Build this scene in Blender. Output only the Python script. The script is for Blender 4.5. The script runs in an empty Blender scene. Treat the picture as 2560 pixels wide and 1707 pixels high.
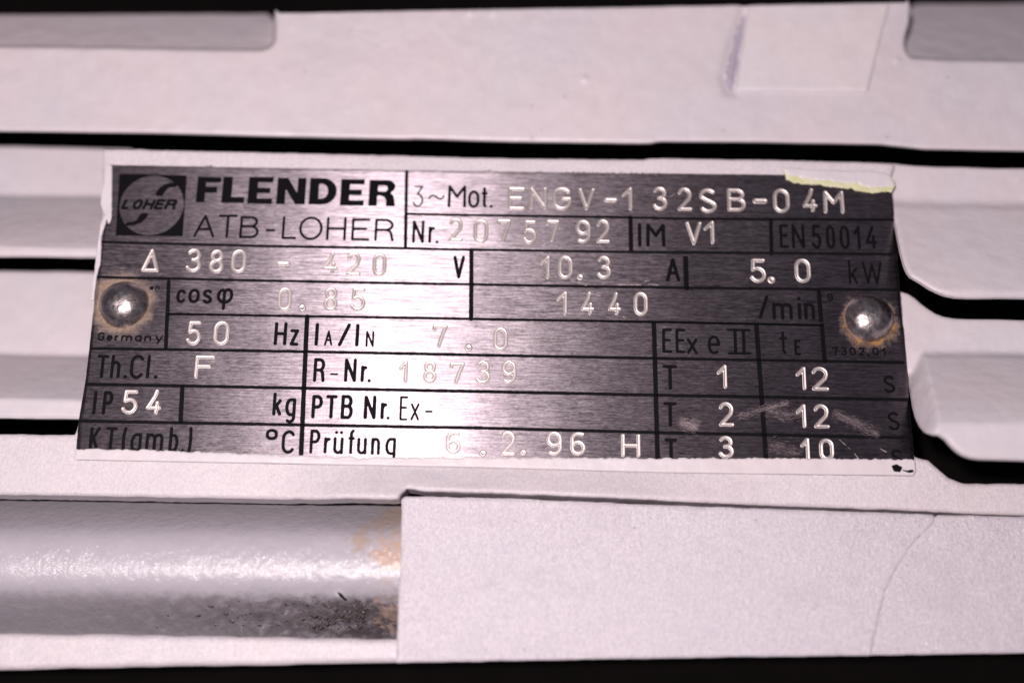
import bpy, math, random
import numpy as np
from mathutils import Matrix, Vector

# ------------------------------------------------------------------ camera, world, lamp, exposure
sc = bpy.context.scene
MM = 0.001
CAM = [[0.999853, -0.016103, 0.005925, 0.003909], [0.00133, -0.271571, -0.962417, -0.192203], [0.017107, 0.962284, -0.27151, -0.059057], [0.0, 0.0, 0.0, 1.0]]
LENS = 42.188

cam_d = bpy.data.cameras.new('camera'); cam = bpy.data.objects.new('camera', cam_d)
sc.collection.objects.link(cam); sc.camera = cam
cam.matrix_world = Matrix(CAM)
cam_d.sensor_width = 36; cam_d.lens = LENS; cam_d.clip_start = 0.005; cam_d.clip_end = 5
cam_d.dof.use_dof = True; cam_d.dof.focus_distance = 0.198; cam_d.dof.aperture_fstop = 4.5
world = bpy.data.worlds.new('World'); sc.world = world; world.use_nodes = True
wb_ = world.node_tree.nodes['Background']; wb_.inputs[0].default_value = (.80, .72, .92, 1); wb_.inputs[1].default_value = .095
FLASH = (-46., -57., 300.)                       # mm: flash just left of the lens
la = bpy.data.lights.new('flash_lamp', 'AREA'); la.shape = 'DISK'; la.size = 13*MM; la.energy = 1.17; la.color = (1, .883, .90)
lo = bpy.data.objects.new('flash_lamp', la); sc.collection.objects.link(lo)
lo.location = (FLASH[0]*MM, -FLASH[2]*MM, FLASH[1]*MM)
lo.rotation_euler = (Vector((-.004, 0, -.006)) - lo.location).to_track_quat('-Z', 'Y').to_euler()
sc.view_settings.view_transform = 'Standard'; sc.view_settings.look = 'None'
sc.view_settings.exposure = 0; sc.view_settings.gamma = 1
sc.render.engine = 'CYCLES'

# positions in millimetres on the nameplate plane: u right, v up
STAMPED = [('Δ',-60.45,-57.33,6.37,10.52),('3',-52.84,-50.2,6.41,10.73),('8',-48.9,-46.42,6.3,10.62),('0',-45.14,-42.57,6.37,10.69),('-',-37.43,-35.11,7.76,8.69),('4',-29.68,-27.04,6.54,10.43),('2',-25.59,-23.11,6.27,10.5),('0',-21.18,-18.78,6.26,10.4),('2',-8.5,-6.0,12.66,16.97),('E',1.54,4.55,18.53,22.81),('N',5.28,8.29,18.76,22.87),('G',9.1,12.51,18.65,22.93),('V',13.73,16.57,18.73,22.83),('-',18.03,20.47,20.24,21.09),('1',21.12,23.31,18.84,23.12),('3',26.48,29.08,18.85,23.3),('0',-4.23,-1.65,12.39,16.78),('7',-0.28,2.21,12.54,16.84),('5',4.23,6.65,12.36,16.74),('7',8.18,10.52,12.85,16.9),('9',13.26,15.84,12.68,16.98),('2',16.72,19.14,12.74,17.13),('1',7.2,9.2,6.22,10.45),('0',10.32,12.8,6.28,10.5),('.',13.44,14.64,6.06,7.33),('3',16.87,19.35,6.38,10.61),('2',30.77,33.31,18.88,23.23),('S',34.54,37.52,18.57,23.1),('B',39.37,42.53,18.94,23.18),('-',43.69,46.26,20.41,21.45),('0',47.21,50.07,18.78,23.31),('4',52.27,54.81,19.05,23.49),('M',55.84,59.44,18.84,23.08),('V',31.95,34.82,12.67,16.94),('1',35.05,37.26,12.9,17.17),('5',42.85,45.61,6.17,10.55),('.',45.71,47.09,6.11,7.48),('0',50.35,53.11,6.29,10.67),('5',-51.52,-49.08,-6.46,-2.14),('0',-47.05,-44.4,-6.38,-2.07),('F',-49.73,-46.35,-12.1,-8.07),('5',-61.13,-58.41,-18.32,-14.14),('4',-57.16,-54.54,-18.25,-13.97),('0',-36.87,-34.41,-0.22,4.05),('.',-33.24,-31.95,-0.17,1.17),('8',-29.05,-26.69,-0.09,4.18),('5',-24.54,-21.97,-0.01,4.15),('7',-10.7,-8.04,-6.1,-2.13),('.',-5.12,-3.85,-6.68,-5.36),('1',-15.96,-14.17,-12.26,-8.39),('8',-11.96,-9.64,-12.23,-8.43),('7',-7.63,-5.0,-12.27,-8.58),('6',-7.78,-5.3,-23.97,-20.19),('1',10.05,12.19,-0.11,4.15),('4',14.11,16.47,-0.04,4.16),('4',18.72,20.96,0.03,4.14),('0',23.0,25.46,-0.01,4.26),('0',-0.46,2.02,-6.55,-2.4),('3',-3.25,-0.72,-12.26,-8.17),('9',1.01,3.49,-12.12,-8.1),('.',-2.28,-1.04,-24.31,-23.16),('2',1.1,3.58,-24.09,-19.93),('.',4.33,5.41,-24.05,-22.94),('9',8.56,11.15,-23.97,-19.91),('6',12.43,14.98,-23.9,-19.95),('H',20.68,23.89,-24.01,-20.12),('1',36.57,38.58,-12.36,-8.22),('2',36.72,39.26,-18.7,-14.52),('3',36.56,39.08,-23.95,-20.16),('1',49.6,51.61,-12.37,-8.35),('2',52.16,55.06,-12.44,-8.3),('1',49.31,51.29,-18.72,-14.65),('2',52.18,54.83,-18.73,-14.6),('1',49.81,51.57,-24.06,-20.28),('0',52.88,55.29,-24.01,-20.33)]
PRINTED = [('Mot',0.22,(('M',-8.78,-5.6,18.88,22.99),('o',-5.28,-3.33,18.84,22.07),('t',-3.01,-1.88,18.96,22.71),('.',-1.55,-0.99,18.87,19.46))),('3~',0.12,(('3f',-14.79,-13.0,18.85,22.79),('~',-12.1,-9.34,20.25,21.18))),('Nr',0.22,(('N',-14.62,-12.6,12.3,16.43),('r',-11.86,-10.73,12.34,15.34),('.',-10.63,-10.09,12.24,12.82))),('ATB-LOHER',0.2,(('A',-52.03,-48.4,12.72,16.86),('T',-47.91,-44.68,12.7,16.92),('B',-44.18,-40.87,12.68,16.73),('-',-39.7,-38.09,13.94,14.46),('L',-36.92,-34.42,12.62,16.84),('O',-34.01,-29.97,12.51,16.81),('H',-29.33,-25.94,12.58,16.8),('E',-25.04,-21.89,12.57,16.61),('R',-21.08,-17.77,12.55,16.59))),('V',0.26,(('V',-7.49,-5.49,6.06,10.12),)),('IM',0.28,(('|',23.81,24.53,12.24,16.54),('M',25.26,28.56,12.29,16.5))),('A',0.28,(('A',28.53,31.0,6.16,10.38),)),('EN 50014',0.22,(('E',48.03,49.6,12.46,16.73),('N',50.12,52.29,12.41,16.77),('5',53.51,55.16,12.37,16.73),('0',55.94,57.5,12.41,16.67),('0',58.28,59.94,12.45,16.68),('1',60.63,61.94,12.48,16.71),('4p',62.63,64.63,12.52,16.7))),('kW',0.17,(('k',59.48,61.04,6.25,10.54),('W',61.8,65.17,6.3,10.32))),('/min',0.26,(('/',43.95,45.76,-0.16,4.01),('m',46.3,49.7,-0.22,2.75),('i',50.47,51.24,-0.17,3.87),('n',51.62,53.44,-0.15,2.82))),('cosφ',0.25,(('c',-53.94,-52.33,0.95,3.42),('o',-51.91,-49.97,0.98,3.57),('s',-49.53,-47.82,0.91,3.5),('φ',-47.14,-44.35,-0.16,3.77))),('en',0.1,(('e',-58.59,-57.84,3.23,3.9),('n',-57.69,-56.92,3.24,3.92))),('Germany',0.13,(('G',-66.36,-65.19,-5.84,-4.36),('e',-64.84,-63.88,-5.88,-4.82),('r',-63.5,-62.82,-5.86,-4.84),('m',-62.43,-60.58,-5.88,-4.82),('a',-60.16,-58.99,-5.89,-4.78),('n',-58.56,-57.39,-5.86,-4.82),('y',-56.73,-55.45,-6.34,-4.79))),('Th.Cl.',0.24,(('T',-65.99,-63.99,-12.28,-8.25),('h',-63.61,-61.98,-12.24,-8.21),('.',-61.38,-60.75,-12.26,-11.61),('C',-60.39,-58.18,-12.29,-8.15),('|',-57.65,-57.1,-12.19,-8.12),('.',-56.32,-55.69,-12.24,-11.59))),('IP',0.25,(('|',-65.87,-65.25,-18.41,-14.45),('P',-64.26,-62.59,-18.38,-14.42))),('KT(amb.)',0.24,(('K',-65.78,-64.08,-24.53,-20.43),('T',-63.18,-61.31,-24.49,-20.39),('(',-60.48,-59.5,-24.56,-20.35),('a',-59.08,-57.21,-24.48,-21.37),('m',-56.59,-53.68,-24.43,-21.32),('b',-52.8,-51.2,-24.38,-20.21),('.',-50.66,-50.14,-24.36,-23.81),(')',-49.79,-49.02,-24.42,-20.17))),('Hz',0.26,(('H',-36.94,-34.81,-6.15,-2.13),('z',-34.28,-32.79,-6.18,-3.31))),('I/I',0.27,(('|',-30.17,-29.49,-6.12,-2.14),('/',-26.23,-24.21,-6.15,-2.17),('|',-23.37,-22.76,-6.16,-2.24))),('AN',0.15,(('A',-28.53,-27.15,-6.08,-3.43),('N',-21.62,-20.24,-6.19,-3.43))),('R-Nr.',0.25,(('R',-30.0,-28.06,-12.32,-8.24),('N',-24.89,-22.89,-12.24,-8.21),('r',-22.16,-21.05,-12.2,-9.38),('.',-20.99,-20.44,-12.23,-11.67))),('dash',0.14,(('-',-27.22,-25.87,-11.18,-10.7),)),('kg',0.25,(('k',-36.34,-34.83,-18.06,-14.17),('g',-34.27,-32.5,-19.3,-15.1))),('PTB Nr.',0.26,(('P',-29.93,-28.11,-18.44,-14.49),('T',-27.63,-25.75,-18.4,-14.45),('B',-25.12,-23.13,-18.46,-14.4),('N',-21.35,-19.36,-18.4,-14.45),('r',-18.61,-17.5,-18.36,-15.59),('.',-17.57,-17.05,-18.41,-17.88))),('Ex-',0.16,(('E',-15.49,-14.13,-18.52,-14.46),('x',-13.69,-12.23,-18.49,-15.61),('-',-11.29,-10.04,-17.17,-16.75))),('°C',0.24,(('o',-37.12,-35.14,-22.16,-20.26),('C',-34.44,-32.36,-24.36,-20.43))),('Prüfung',0.23,(('P',-29.88,-28.18,-24.25,-20.25),('r',-27.56,-26.46,-24.21,-21.48),('ü',-26.03,-24.37,-24.29,-20.35),('f',-23.65,-22.45,-24.25,-20.15),('u',-22.16,-20.57,-24.26,-21.49),('n',-19.88,-18.39,-24.29,-21.45),('g',-17.58,-15.82,-25.4,-21.41))),('EEx',0.22,(('E',27.7,29.36,-6.39,-2.16),('E',29.93,31.58,-6.4,-2.16),('x',31.78,33.58,-6.5,-3.77),('e',35.27,37.34,-6.51,-3.24))),('II',0.2,(('II',38.54,42.48,-6.48,-1.99),)),('tE',0.2,(('t',47.19,48.54,-6.24,-2.34),('E',49.63,50.68,-6.44,-3.71))),('7302.01',0.12,(('7',55.88,56.89,-6.36,-4.89),('3',57.34,58.34,-6.33,-4.87),('0',58.79,59.8,-6.31,-4.84),('2',60.25,61.26,-6.28,-4.82),('.',61.67,62.05,-6.31,-5.96),('0',62.6,63.61,-6.24,-4.82),('1',64.06,64.85,-6.22,-4.8))),('9',0.12,(('9',55.61,56.63,3.12,4.55),)),('T',0.27,(('T',27.7,30.12,-12.65,-8.42),)),('T',0.27,(('T',27.7,29.93,-18.85,-14.69),)),('T',0.27,(('T',27.81,29.87,-24.73,-20.75),)),('s',0.2,(('s',64.02,65.92,-12.59,-9.61),)),('s',0.2,(('s',64.27,66.26,-18.81,-15.76),)),('s',0.2,(('s',64.41,66.27,-24.7,-21.93),))]
BOLD = [('F',-52.14,-48.07,19.13,23.86),('L',-47.74,-43.83,19.11,23.93),('E',-43.25,-39.01,19.02,24.01),('N',-38.28,-33.32,19.02,23.92),('D',-32.66,-27.94,19.02,23.93),('E',-27.28,-23.21,18.93,23.83),('R',-22.38,-17.83,18.93,23.74)]
RULES = [(((-67.6,11.6),(-40.47,11.33),(-15.86,11.32),(-6.4,11.24),(22.65,11.29),(46.42,11.5),(67.39,11.6)),0.187),(((-67.8,5.37),(-40.01,5.16),(-4.53,5.04),(30.87,5.11),(67.77,5.39)),0.187),(((-54.93,-0.99),(-36.87,-1.01),(-4.5,-1.03),(30.75,-1.03),(54.21,-1.16)),0.187),(((-67.6,-7.19),(-39.1,-7.16),(-4.2,-7.26),(30.61,-7.36),(67.53,-7.36)),0.204),(((-67.63,-13.31),(-38.64,-13.37),(-4.04,-13.46),(30.48,-13.6),(68.2,-13.66)),0.221),(((-67.97,-19.5),(-38.18,-19.54),(-3.87,-19.56),(30.35,-19.86),(68.13,-20.0)),0.221),(((-15.71,17.57),(-6.58,17.5),(22.57,17.55),(31.13,17.47),(67.97,17.89)),0.187),(((-16.05,25.76),(-15.7,11.33)),0.231),(((22.63,17.55),(22.68,11.37)),0.306),(((46.68,17.63),(46.54,11.32)),0.255),(((-4.45,11.17),(-4.19,-1.04)),0.306),(((31.95,11.08),(31.99,5.06)),0.357),(((-55.47,4.74),(-54.8,-6.87)),0.272),(((-31.64,-1.05),(-31.16,-24.28)),0.323),(((-51.43,-13.46),(-51.2,-19.35)),0.306),(((26.37,-1.19),(26.64,-24.67)),0.323),(((43.49,-1.36),(44.19,-24.28)),0.323),(((54.3,4.88),(54.55,-7.36)),0.306)]
LOGO = {'square': ((-65.82,24.22),(-54.09,24.07),(-53.8,12.83),(-65.26,12.81)),'c': (-59.65,18.44),'rx': 5.505,'ry': 5.465,'sw1': ((-55.78,22.84),(-57.78,22.42),(-58.84,21.52),(-59.36,20.14),(-57.89,20.13),(-57.58,21.1),(-56.91,21.81),(-55.45,21.89)),'sw2': ((-61.48,16.97),(-59.86,17.0),(-60.47,15.83),(-61.44,14.94),(-63.66,14.48),(-63.9,15.25),(-62.29,15.36),(-61.71,16.06)),'text': [('L',-64.65,-63.35,17.56,19.5),('O',-62.86,-61.24,17.59,19.54),('H',-60.99,-59.21,17.62,19.57),('E',-59.04,-57.42,17.65,19.6),('R',-57.26,-55.31,17.68,19.63)]}
PLATE = ((-68.14,25.94),(-41.55,25.85),(-16.32,25.78),(10.52,25.81),(31.31,25.93),(58.99,26.01),(66.94,25.99),(67.78,25.11),(68.05,17.13),(68.03,5.25),(68.16,-9.67),(68.24,-25.51),(67.87,-26.17),(30.22,-26.35),(-2.09,-26.01),(-37.71,-25.93),(-67.76,-25.85),(-67.97,-19.5),(-67.63,-13.31),(-67.6,-7.15),(-67.8,5.41),(-67.6,11.6))
RIV = [(-62.62,0.6),(62.4,0.23)]
PSTRIP = ((-68.02,-24.14),(-52.79,-24.15),(-37.81,-24.56),(-21.57,-24.74),(-8.61,-24.52),(26.44,-24.06),(43.22,-23.78),(68.45,-23.55),(68.52,-26.94),(30.2,-27.26),(-2.07,-26.83),(-37.64,-26.78),(-68.12,-26.64))
WEDGE = ((-68.33,26.17),(-67.32,25.62),(-66.74,20.86),(-66.28,15.99),(-66.63,14.74),(-67.62,16.66),(-68.5,18.73))
EDGE = ((-67.49,17.01),(-67.06,15.98),(-67.65,12.52),(-67.36,7.75),(-67.8,5.21),(-67.75,1.22),(-68.31,1.21),(-68.28,5.2),(-68.18,10.8),(-68.07,14.92))
BLOB = ((49.28,27.04),(52.54,26.9),(57.82,26.61),(66.29,26.56),(67.66,25.91),(68.16,24.2),(67.52,23.91),(66.29,23.79),(63.83,23.85),(61.23,24.56),(55.97,24.86),(51.59,25.55),(49.84,25.84))
BLOB2 = ((49.19,27.14),(57.83,26.7),(66.3,26.65),(67.76,26.01),(68.34,24.21),(67.7,22.68),(65.7,22.93),(63.75,22.71),(61.84,23.06),(61.0,23.71),(55.92,23.91),(53.29,24.19),(50.84,24.58),(49.63,25.04))
CHIP = (((64.32,-24.71),(65.21,-24.37),(66.05,-24.91),(65.66,-25.68),(64.69,-25.59)),((66.02,-25.35),(66.88,-25.44),(67.77,-25.21),(67.91,-25.65),(67.07,-25.77)))
FLECK = [(-2.4,25.98),(6.77,25.96),(12.16,26.04),(14.13,26.01),(15.76,25.96),(19.03,25.95),(20.34,25.97),(22.14,26.0),(24.1,26.03),(27.13,26.08),(-50.83,26.16)]
SCR = [((6.17,8.04),(7.93,7.73)),((7.44,8.65),(8.07,9.85)),((2.64,8.57),(5.84,8.37)),((3.95,6.4),(8.1,6.22)),((12.4,6.29),(14.32,5.82)),((14.32,5.82),(15.27,5.45)),((4.9,7.09),(8.57,6.81)),((20.53,5.54),(24.34,5.53)),((24.99,6.16),(25.79,6.29)),((15.43,3.83),(17.5,3.44)),((29.57,21.41),(30.32,22.12)),((3.35,24.48),(7.11,24.72)),((12.67,22.88),(13.72,22.81)),((62.76,-21.86),(63.71,-22.4)),((56.26,-20.52),(57.93,-22.05)),((58.55,-22.71),(59.35,-23.8)),((12.28,6.1),(15.08,5.28)),((21.27,-0.17),(22.33,-0.71)),((15.51,4.0),(17.44,3.47)),((5.5,-2.43),(11.03,-2.23)),((2.98,-4.47),(10.2,-4.5)),((3.7,-9.61),(10.66,-9.82)),((20.45,5.44),(23.89,5.57)),((25.61,5.64),(27.33,5.53))]
SMEAR = [(((39.91,-16.98),(43.71,-15.79),(48.19,-14.46)),1.1,60),(((44.6,-15.77),(47.64,-16.85),(50.32,-16.24)),1.6,50),(((55.41,-16.16),(59.06,-17.79),(62.69,-19.52)),1.5,90),(((30.39,-18.27),(31.71,-18.25),(33.13,-18.9)),1.6,60),(((44.79,-21.83),(48.28,-22.22),(49.99,-23.08)),2.0,40)]
COVER = ((-118.44,33.07),(-88.59,33.1),(-61.56,33.16),(-34.55,32.83),(-16.29,32.67),(-14.88,32.77),(2.08,32.51),(24.66,32.53),(26.64,32.61),(28.2,32.98),(45.83,33.15),(67.31,33.05),(74.92,32.33),(121.65,32.1),(136.56,73.88),(81.55,71.63),(80.15,70.06),(77.61,66.51),(74.98,62.89),(73.57,61.34),(-40.2,57.28),(-40.86,57.27),(-41.74,58.21),(-43.32,60.7),(-44.92,63.2),(-45.82,64.07),(-128.98,60.59))
POCK1 = ((-133.24,83.98),(-43.73,85.42),(-41.62,59.87),(-40.51,52.36),(-40.89,50.49),(-42.1,49.18),(-44.35,48.42),(-66.79,48.78),(-96.47,48.69),(-126.89,48.52))
POCK2 = ((75.21,87.34),(73.91,65.07),(74.17,58.63),(72.37,53.72),(72.51,50.65),(74.26,49.0),(100.31,49.03),(139.76,49.35),(145.86,88.48))
BOSS = ((45.22,64.61),(71.85,65.04),(70.49,60.05),(65.63,43.22),(65.17,42.74),(42.27,42.44),(41.79,42.98),(44.12,56.34))
BOSSL = ((41.78,42.83),(40.5,42.96),(39.87,45.8),(41.52,52.24),(44.09,59.62),(44.82,59.63))
BUMPS = [(14.92,44.68,0.8,0.3),(-27.32,37.92,0.5,0.12),(-8.45,42.32,0.3,0.15),(71.12,49.27,0.6,0.3),(-6.0,57.74,0.7,0.3),(-1.63,57.72,0.8,0.3),(20.82,58.25,0.35,0.2),(8.21,57.56,0.3,0.2)]
PAD = ((-69.69,29.42),(-60.84,29.38),(-34.11,29.13),(-15.06,28.95),(2.15,28.74),(24.57,28.89),(26.46,29.22),(45.44,29.23),(66.68,28.97),(69.1,28.71),(68.08,25.98),(68.0,21.87),(68.11,14.52),(68.3,5.52),(68.43,-9.47),(68.63,-22.88),(70.99,-23.43),(72.19,-24.66),(73.8,-26.26),(76.06,-27.07),(112.94,-27.03),(112.24,-32.14),(85.37,-32.14),(76.41,-32.04),(68.74,-31.72),(55.09,-31.44),(30.23,-31.02),(3.61,-30.37),(-10.66,-30.22),(-13.65,-29.76),(-14.63,-30.94),(-14.86,-31.72),(-47.14,-31.55),(-106.69,-31.59),(-108.35,-21.92),(-68.61,-21.55),(-68.22,-19.2),(-67.93,-13.12),(-68.1,5.68),(-67.9,11.89))
FLU = ((-127.96,37.41),(-95.79,37.48),(-70.51,37.28),(-69.59,28.34),(-65.81,18.43),(-62.5,9.59),(-69.27,9.4),(-113.9,9.17))
FLL = ((-123.64,12.19),(-75.44,12.41),(-67.95,12.41),(-60.96,-13.6),(-59.58,-18.71),(-109.03,-19.24))
FRU = ((58.46,29.83),(67.24,29.75),(74.84,29.04),(121.5,28.97),(112.09,1.73),(77.38,1.56),(73.4,1.62),(70.72,2.66),(68.76,4.5),(67.26,5.68),(67.05,8.45),(67.55,14.89),(68.19,22.37),(68.1,24.83),(58.17,24.67))
FRL = ((61.9,5.9),(68.65,6.01),(70.65,5.4),(72.74,3.29),(75.05,1.63),(78.53,1.19),(117.72,1.28),(107.07,-25.15),(75.44,-25.31),(72.91,-24.98),(71.16,-23.9),(69.5,-21.64),(67.67,-21.42),(67.47,-18.56),(68.19,-13.9),(69.23,-9.27),(69.07,-7.99),(61.04,-8.13))
BANDS = {'FLU': (27.99,10.8,-18.0,-1.2),'FLL': (-3.17,-15.84,-18.0,-1.2),'FRU': (23.56,2.76,-2.5,8.0),'FRL': (-4.11,-19.83,-2.5,10.5)}
FRLEND = ((71.56,-4.27),(69.44,-8.47))
RIBO = ((-114.07,-27.58),(-14.08,-27.75),(-13.46,-53.69),(-107.92,-53.84))
RIBP = [(-26.58,-17),(-30.09,-12),(-33.51,-6.6),(-35.72,-3),(-37.2,-1.3),(-39.06,-0.5),(-40.99,-0.1),(-43.18,0),(-45.19,-0.5),(-46.82,-2.2),(-48.76,-5.5),(-51.11,-9.5),(-53.55,-13)]
LEDGE = ((-103.6,-53.43),(-58.16,-53.15),(-32.94,-53.15),(-13.43,-53.18),(-13.28,-56.64),(-102.52,-59.73))
BLOCK = ((-14.55,-31.31),(-14.04,-30.98),(-10.58,-30.86),(3.62,-30.97),(30.11,-31.65),(54.85,-32.1),(68.44,-32.28),(70.98,-32.49),(70.55,-33.9),(66.79,-37.38),(64.11,-41.31),(62.18,-44.69),(60.9,-48.76),(59.36,-54.38),(35.81,-55.02),(-14.34,-56.72),(-14.41,-50.96),(-14.39,-41.08),(-14.46,-34.77))
SIDE = ((71.17,-32.49),(76.09,-32.37),(85.01,-32.51),(111.76,-32.5),(109.0,-52.78),(58.74,-54.36),(60.34,-48.77),(61.61,-44.7),(63.54,-41.32),(66.22,-37.39),(69.97,-33.91))
RUSTR = [(-16.15,-33.5,5.2),(-15.68,-40.48,5.0),(-20.69,-37.93,3.0),(-16.12,-48.89,3.6)]
CHIPB = (-24.1,-46.86)
VB = [48.78,48.91]
RC = [-4.35,11.2,-0.95]

# ------------------------------------------------------------------ materials
def N(t, kind, **kw):
    n = t.nodes.new(kind)
    for k, v in kw.items():
        if k.startswith('i_'): n.inputs[k[2:].replace('_', ' ')].default_value = v
        else: setattr(n, k, v)
    return n
def mat(name):
    m = bpy.data.materials.new(name); m.use_nodes = True
    t = m.node_tree; b = t.nodes['Principled BSDF']
    g = N(t, 'ShaderNodeNewGeometry'); s = N(t, 'ShaderNodeVectorMath', operation='SCALE'); s.inputs[3].default_value = 1000.
    t.links.new(g.outputs['Position'], s.inputs[0])
    return m, t, b, s.outputs[0]                  # last: position in millimetres
def noise(t, pos, scale, detail=3, rough=.6, stretch=None, off=0):
    if stretch or off:
        mp = N(t, 'ShaderNodeMapping'); mp.inputs['Scale'].default_value = stretch or (1, 1, 1); mp.inputs['Location'].default_value = (off, off*.7, off*1.3)
        t.links.new(pos, mp.inputs['Vector']); pos = mp.outputs[0]
    n = N(t, 'ShaderNodeTexNoise'); n.inputs['Scale'].default_value = scale; n.inputs['Detail'].default_value = detail; n.inputs['Roughness'].default_value = rough
    t.links.new(pos, n.inputs['Vector']); return n.outputs['Fac']
def ramp(t, fac, stops):
    r = N(t, 'ShaderNodeValToRGB'); e = r.color_ramp.elements
    while len(e) < len(stops): e.new(.5)
    for el, (p, c) in zip(e, stops):
        el.position = p; el.color = (c, c, c, 1) if not isinstance(c, tuple) else c + (1,)
    t.links.new(fac, r.inputs[0]); return r.outputs[0]
def mix(t, fac, a, b, kind='MIX'):
    m = N(t, 'ShaderNodeMix', data_type='RGBA', blend_type=kind)
    for s, v in ((m.inputs[0], fac), (m.inputs[6], a), (m.inputs[7], b)):
        if hasattr(v, 'is_linked'): t.links.new(v, s)
        elif isinstance(v, tuple): s.default_value = v + (1,)
        else: s.default_value = v
    return m.outputs[2]
def math_(t, op, a, b=0., clamp=False):
    m = N(t, 'ShaderNodeMath', operation=op, use_clamp=clamp)
    for s, v in ((m.inputs[0], a), (m.inputs[1], b)):
        if hasattr(v, 'is_linked'): t.links.new(v, s)
        else: s.default_value = v
    return m.outputs[0]
def bump(t, h, strength, dist, prev=None):
    b = N(t, 'ShaderNodeBump'); b.inputs['Strength'].default_value = strength; b.inputs['Distance'].default_value = dist*MM
    t.links.new(h, b.inputs['Height'])
    if prev: t.links.new(prev, b.inputs['Normal'])
    return b.outputs[0]
def dist_to(t, pos, u, v, w=None):                # distance in mm from a point of the nameplate plane
    sx = N(t, 'ShaderNodeSeparateXYZ'); t.links.new(pos, sx.inputs[0])
    a = math_(t, 'SUBTRACT', sx.outputs[0], u); b = math_(t, 'SUBTRACT', sx.outputs[2], v)
    return math_(t, 'SQRT', math_(t, 'ADD', math_(t, 'MULTIPLY', a, a), math_(t, 'MULTIPLY', b, b)))

def paint(name, base=(.66, .595, .605), grain=.5, rough=.45, off=0., gscale=2.2, gd=.12, coat=0., speck=0.):
    m, t, b, p = mat(name)
    big = noise(t, p, .035, 3, .55, off=off); mid = noise(t, p, .35, 4, .6, off=off+3)
    c = mix(t, ramp(t, big, [(.35, 0.), (.65, 1.)]), base, (base[0]*.95, base[1]*1.0, base[2]*1.03))
    c = mix(t, .16, c, ramp(t, mid, [(.3, .45), (.7, .75)]), 'OVERLAY')
    dirt = ramp(t, noise(t, p, .9, 6, .7, off=off+9), [(.66, 0.), (.80, 1.)])
    c = mix(t, math_(t, 'MULTIPLY', dirt, .22), c, (.32, .29, .32))
    if speck:                                     # spangled paint: pale and lilac flecks, its glints put into the colour
        sk = ramp(t, noise(t, p, 2.6, 3, .75, off=off+33, stretch=(1, 1, .75)), [(.36, 0.), (.64, 1.)])
        c = mix(t, speck, c, mix(t, sk, (base[0]*.74, base[1]*.76, base[2]*.86), (base[0]*1.22, base[1]*1.22, base[2]*1.18)))
    vo = N(t, 'ShaderNodeTexVoronoi'); vo.inputs['Scale'].default_value = .16; t.links.new(p, vo.inputs['Vector'])
    sp_ = ramp(t, math_(t, 'ADD', vo.outputs['Distance'], math_(t, 'MULTIPLY', noise(t, p, 2.5, 3), .06)), [(.052, 1.), (.085, 0.)])
    c = mix(t, math_(t, 'MULTIPLY', sp_, .45), c, (.20, .17, .17))
    st = ramp(t, noise(t, p, .11, 5, .65, stretch=(.4, 1, 1), off=off+21), [(.56, 0.), (.72, .30)])
    c = mix(t, st, c, (base[0]*.78, base[1]*.76, base[2]*.80))
    t.links.new(c, b.inputs['Base Color'])
    t.links.new(ramp(t, noise(t, p, 1.3, 3, .6, off=off), [(.3, rough-.07), (.7, rough+.08)]), b.inputs['Roughness'])
    b.inputs['Specular IOR Level'].default_value = .45
    n1 = bump(t, noise(t, p, gscale, 4, .6, off=off), grain, gd)
    n2 = bump(t, noise(t, p, .22, 2, .5, off=off+5), .35, .8, n1)
    t.links.new(n2, b.inputs['Normal'])
    if coat:                                      # glittering top coat
        b.inputs['Coat Weight'].default_value = coat; b.inputs['Coat Roughness'].default_value = .14; b.inputs['Coat IOR'].default_value = 1.6
        t.links.new(bump(t, noise(t, p, 2.1, 3, .7, off=off+2), 1., .25), b.inputs['Coat Normal'])
    return m

M_paint = paint('white_paint', grain=.6, rough=.5, gd=.14, coat=.3, speck=.45)
M_cover = paint('white_paint_smooth', (.635, .565, .58), .16, .42, 20.)
M_fin = paint('white_paint_fins', (.64, .575, .59), .2, .5, 40., 1.5)
M_grain = paint('grainy_white_paint', (.645, .59, .62), 1., .42, 60., 2.6, .3, 1., .55)
M_strip = paint('white_paint_over_plate', (.68, .615, .62), .35, .45, 80.)

m, t, b, p = mat('black_gap_shade'); M_black = m  # near-black colour stands for the shade inside the gaps
t.links.new(mix(t, noise(t, p, .2), (.0025, .002, .002), (.006, .0045, .0045)), b.inputs['Base Color']); b.inputs['Roughness'].default_value = .9; b.inputs['Specular IOR Level'].default_value = .05

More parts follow.
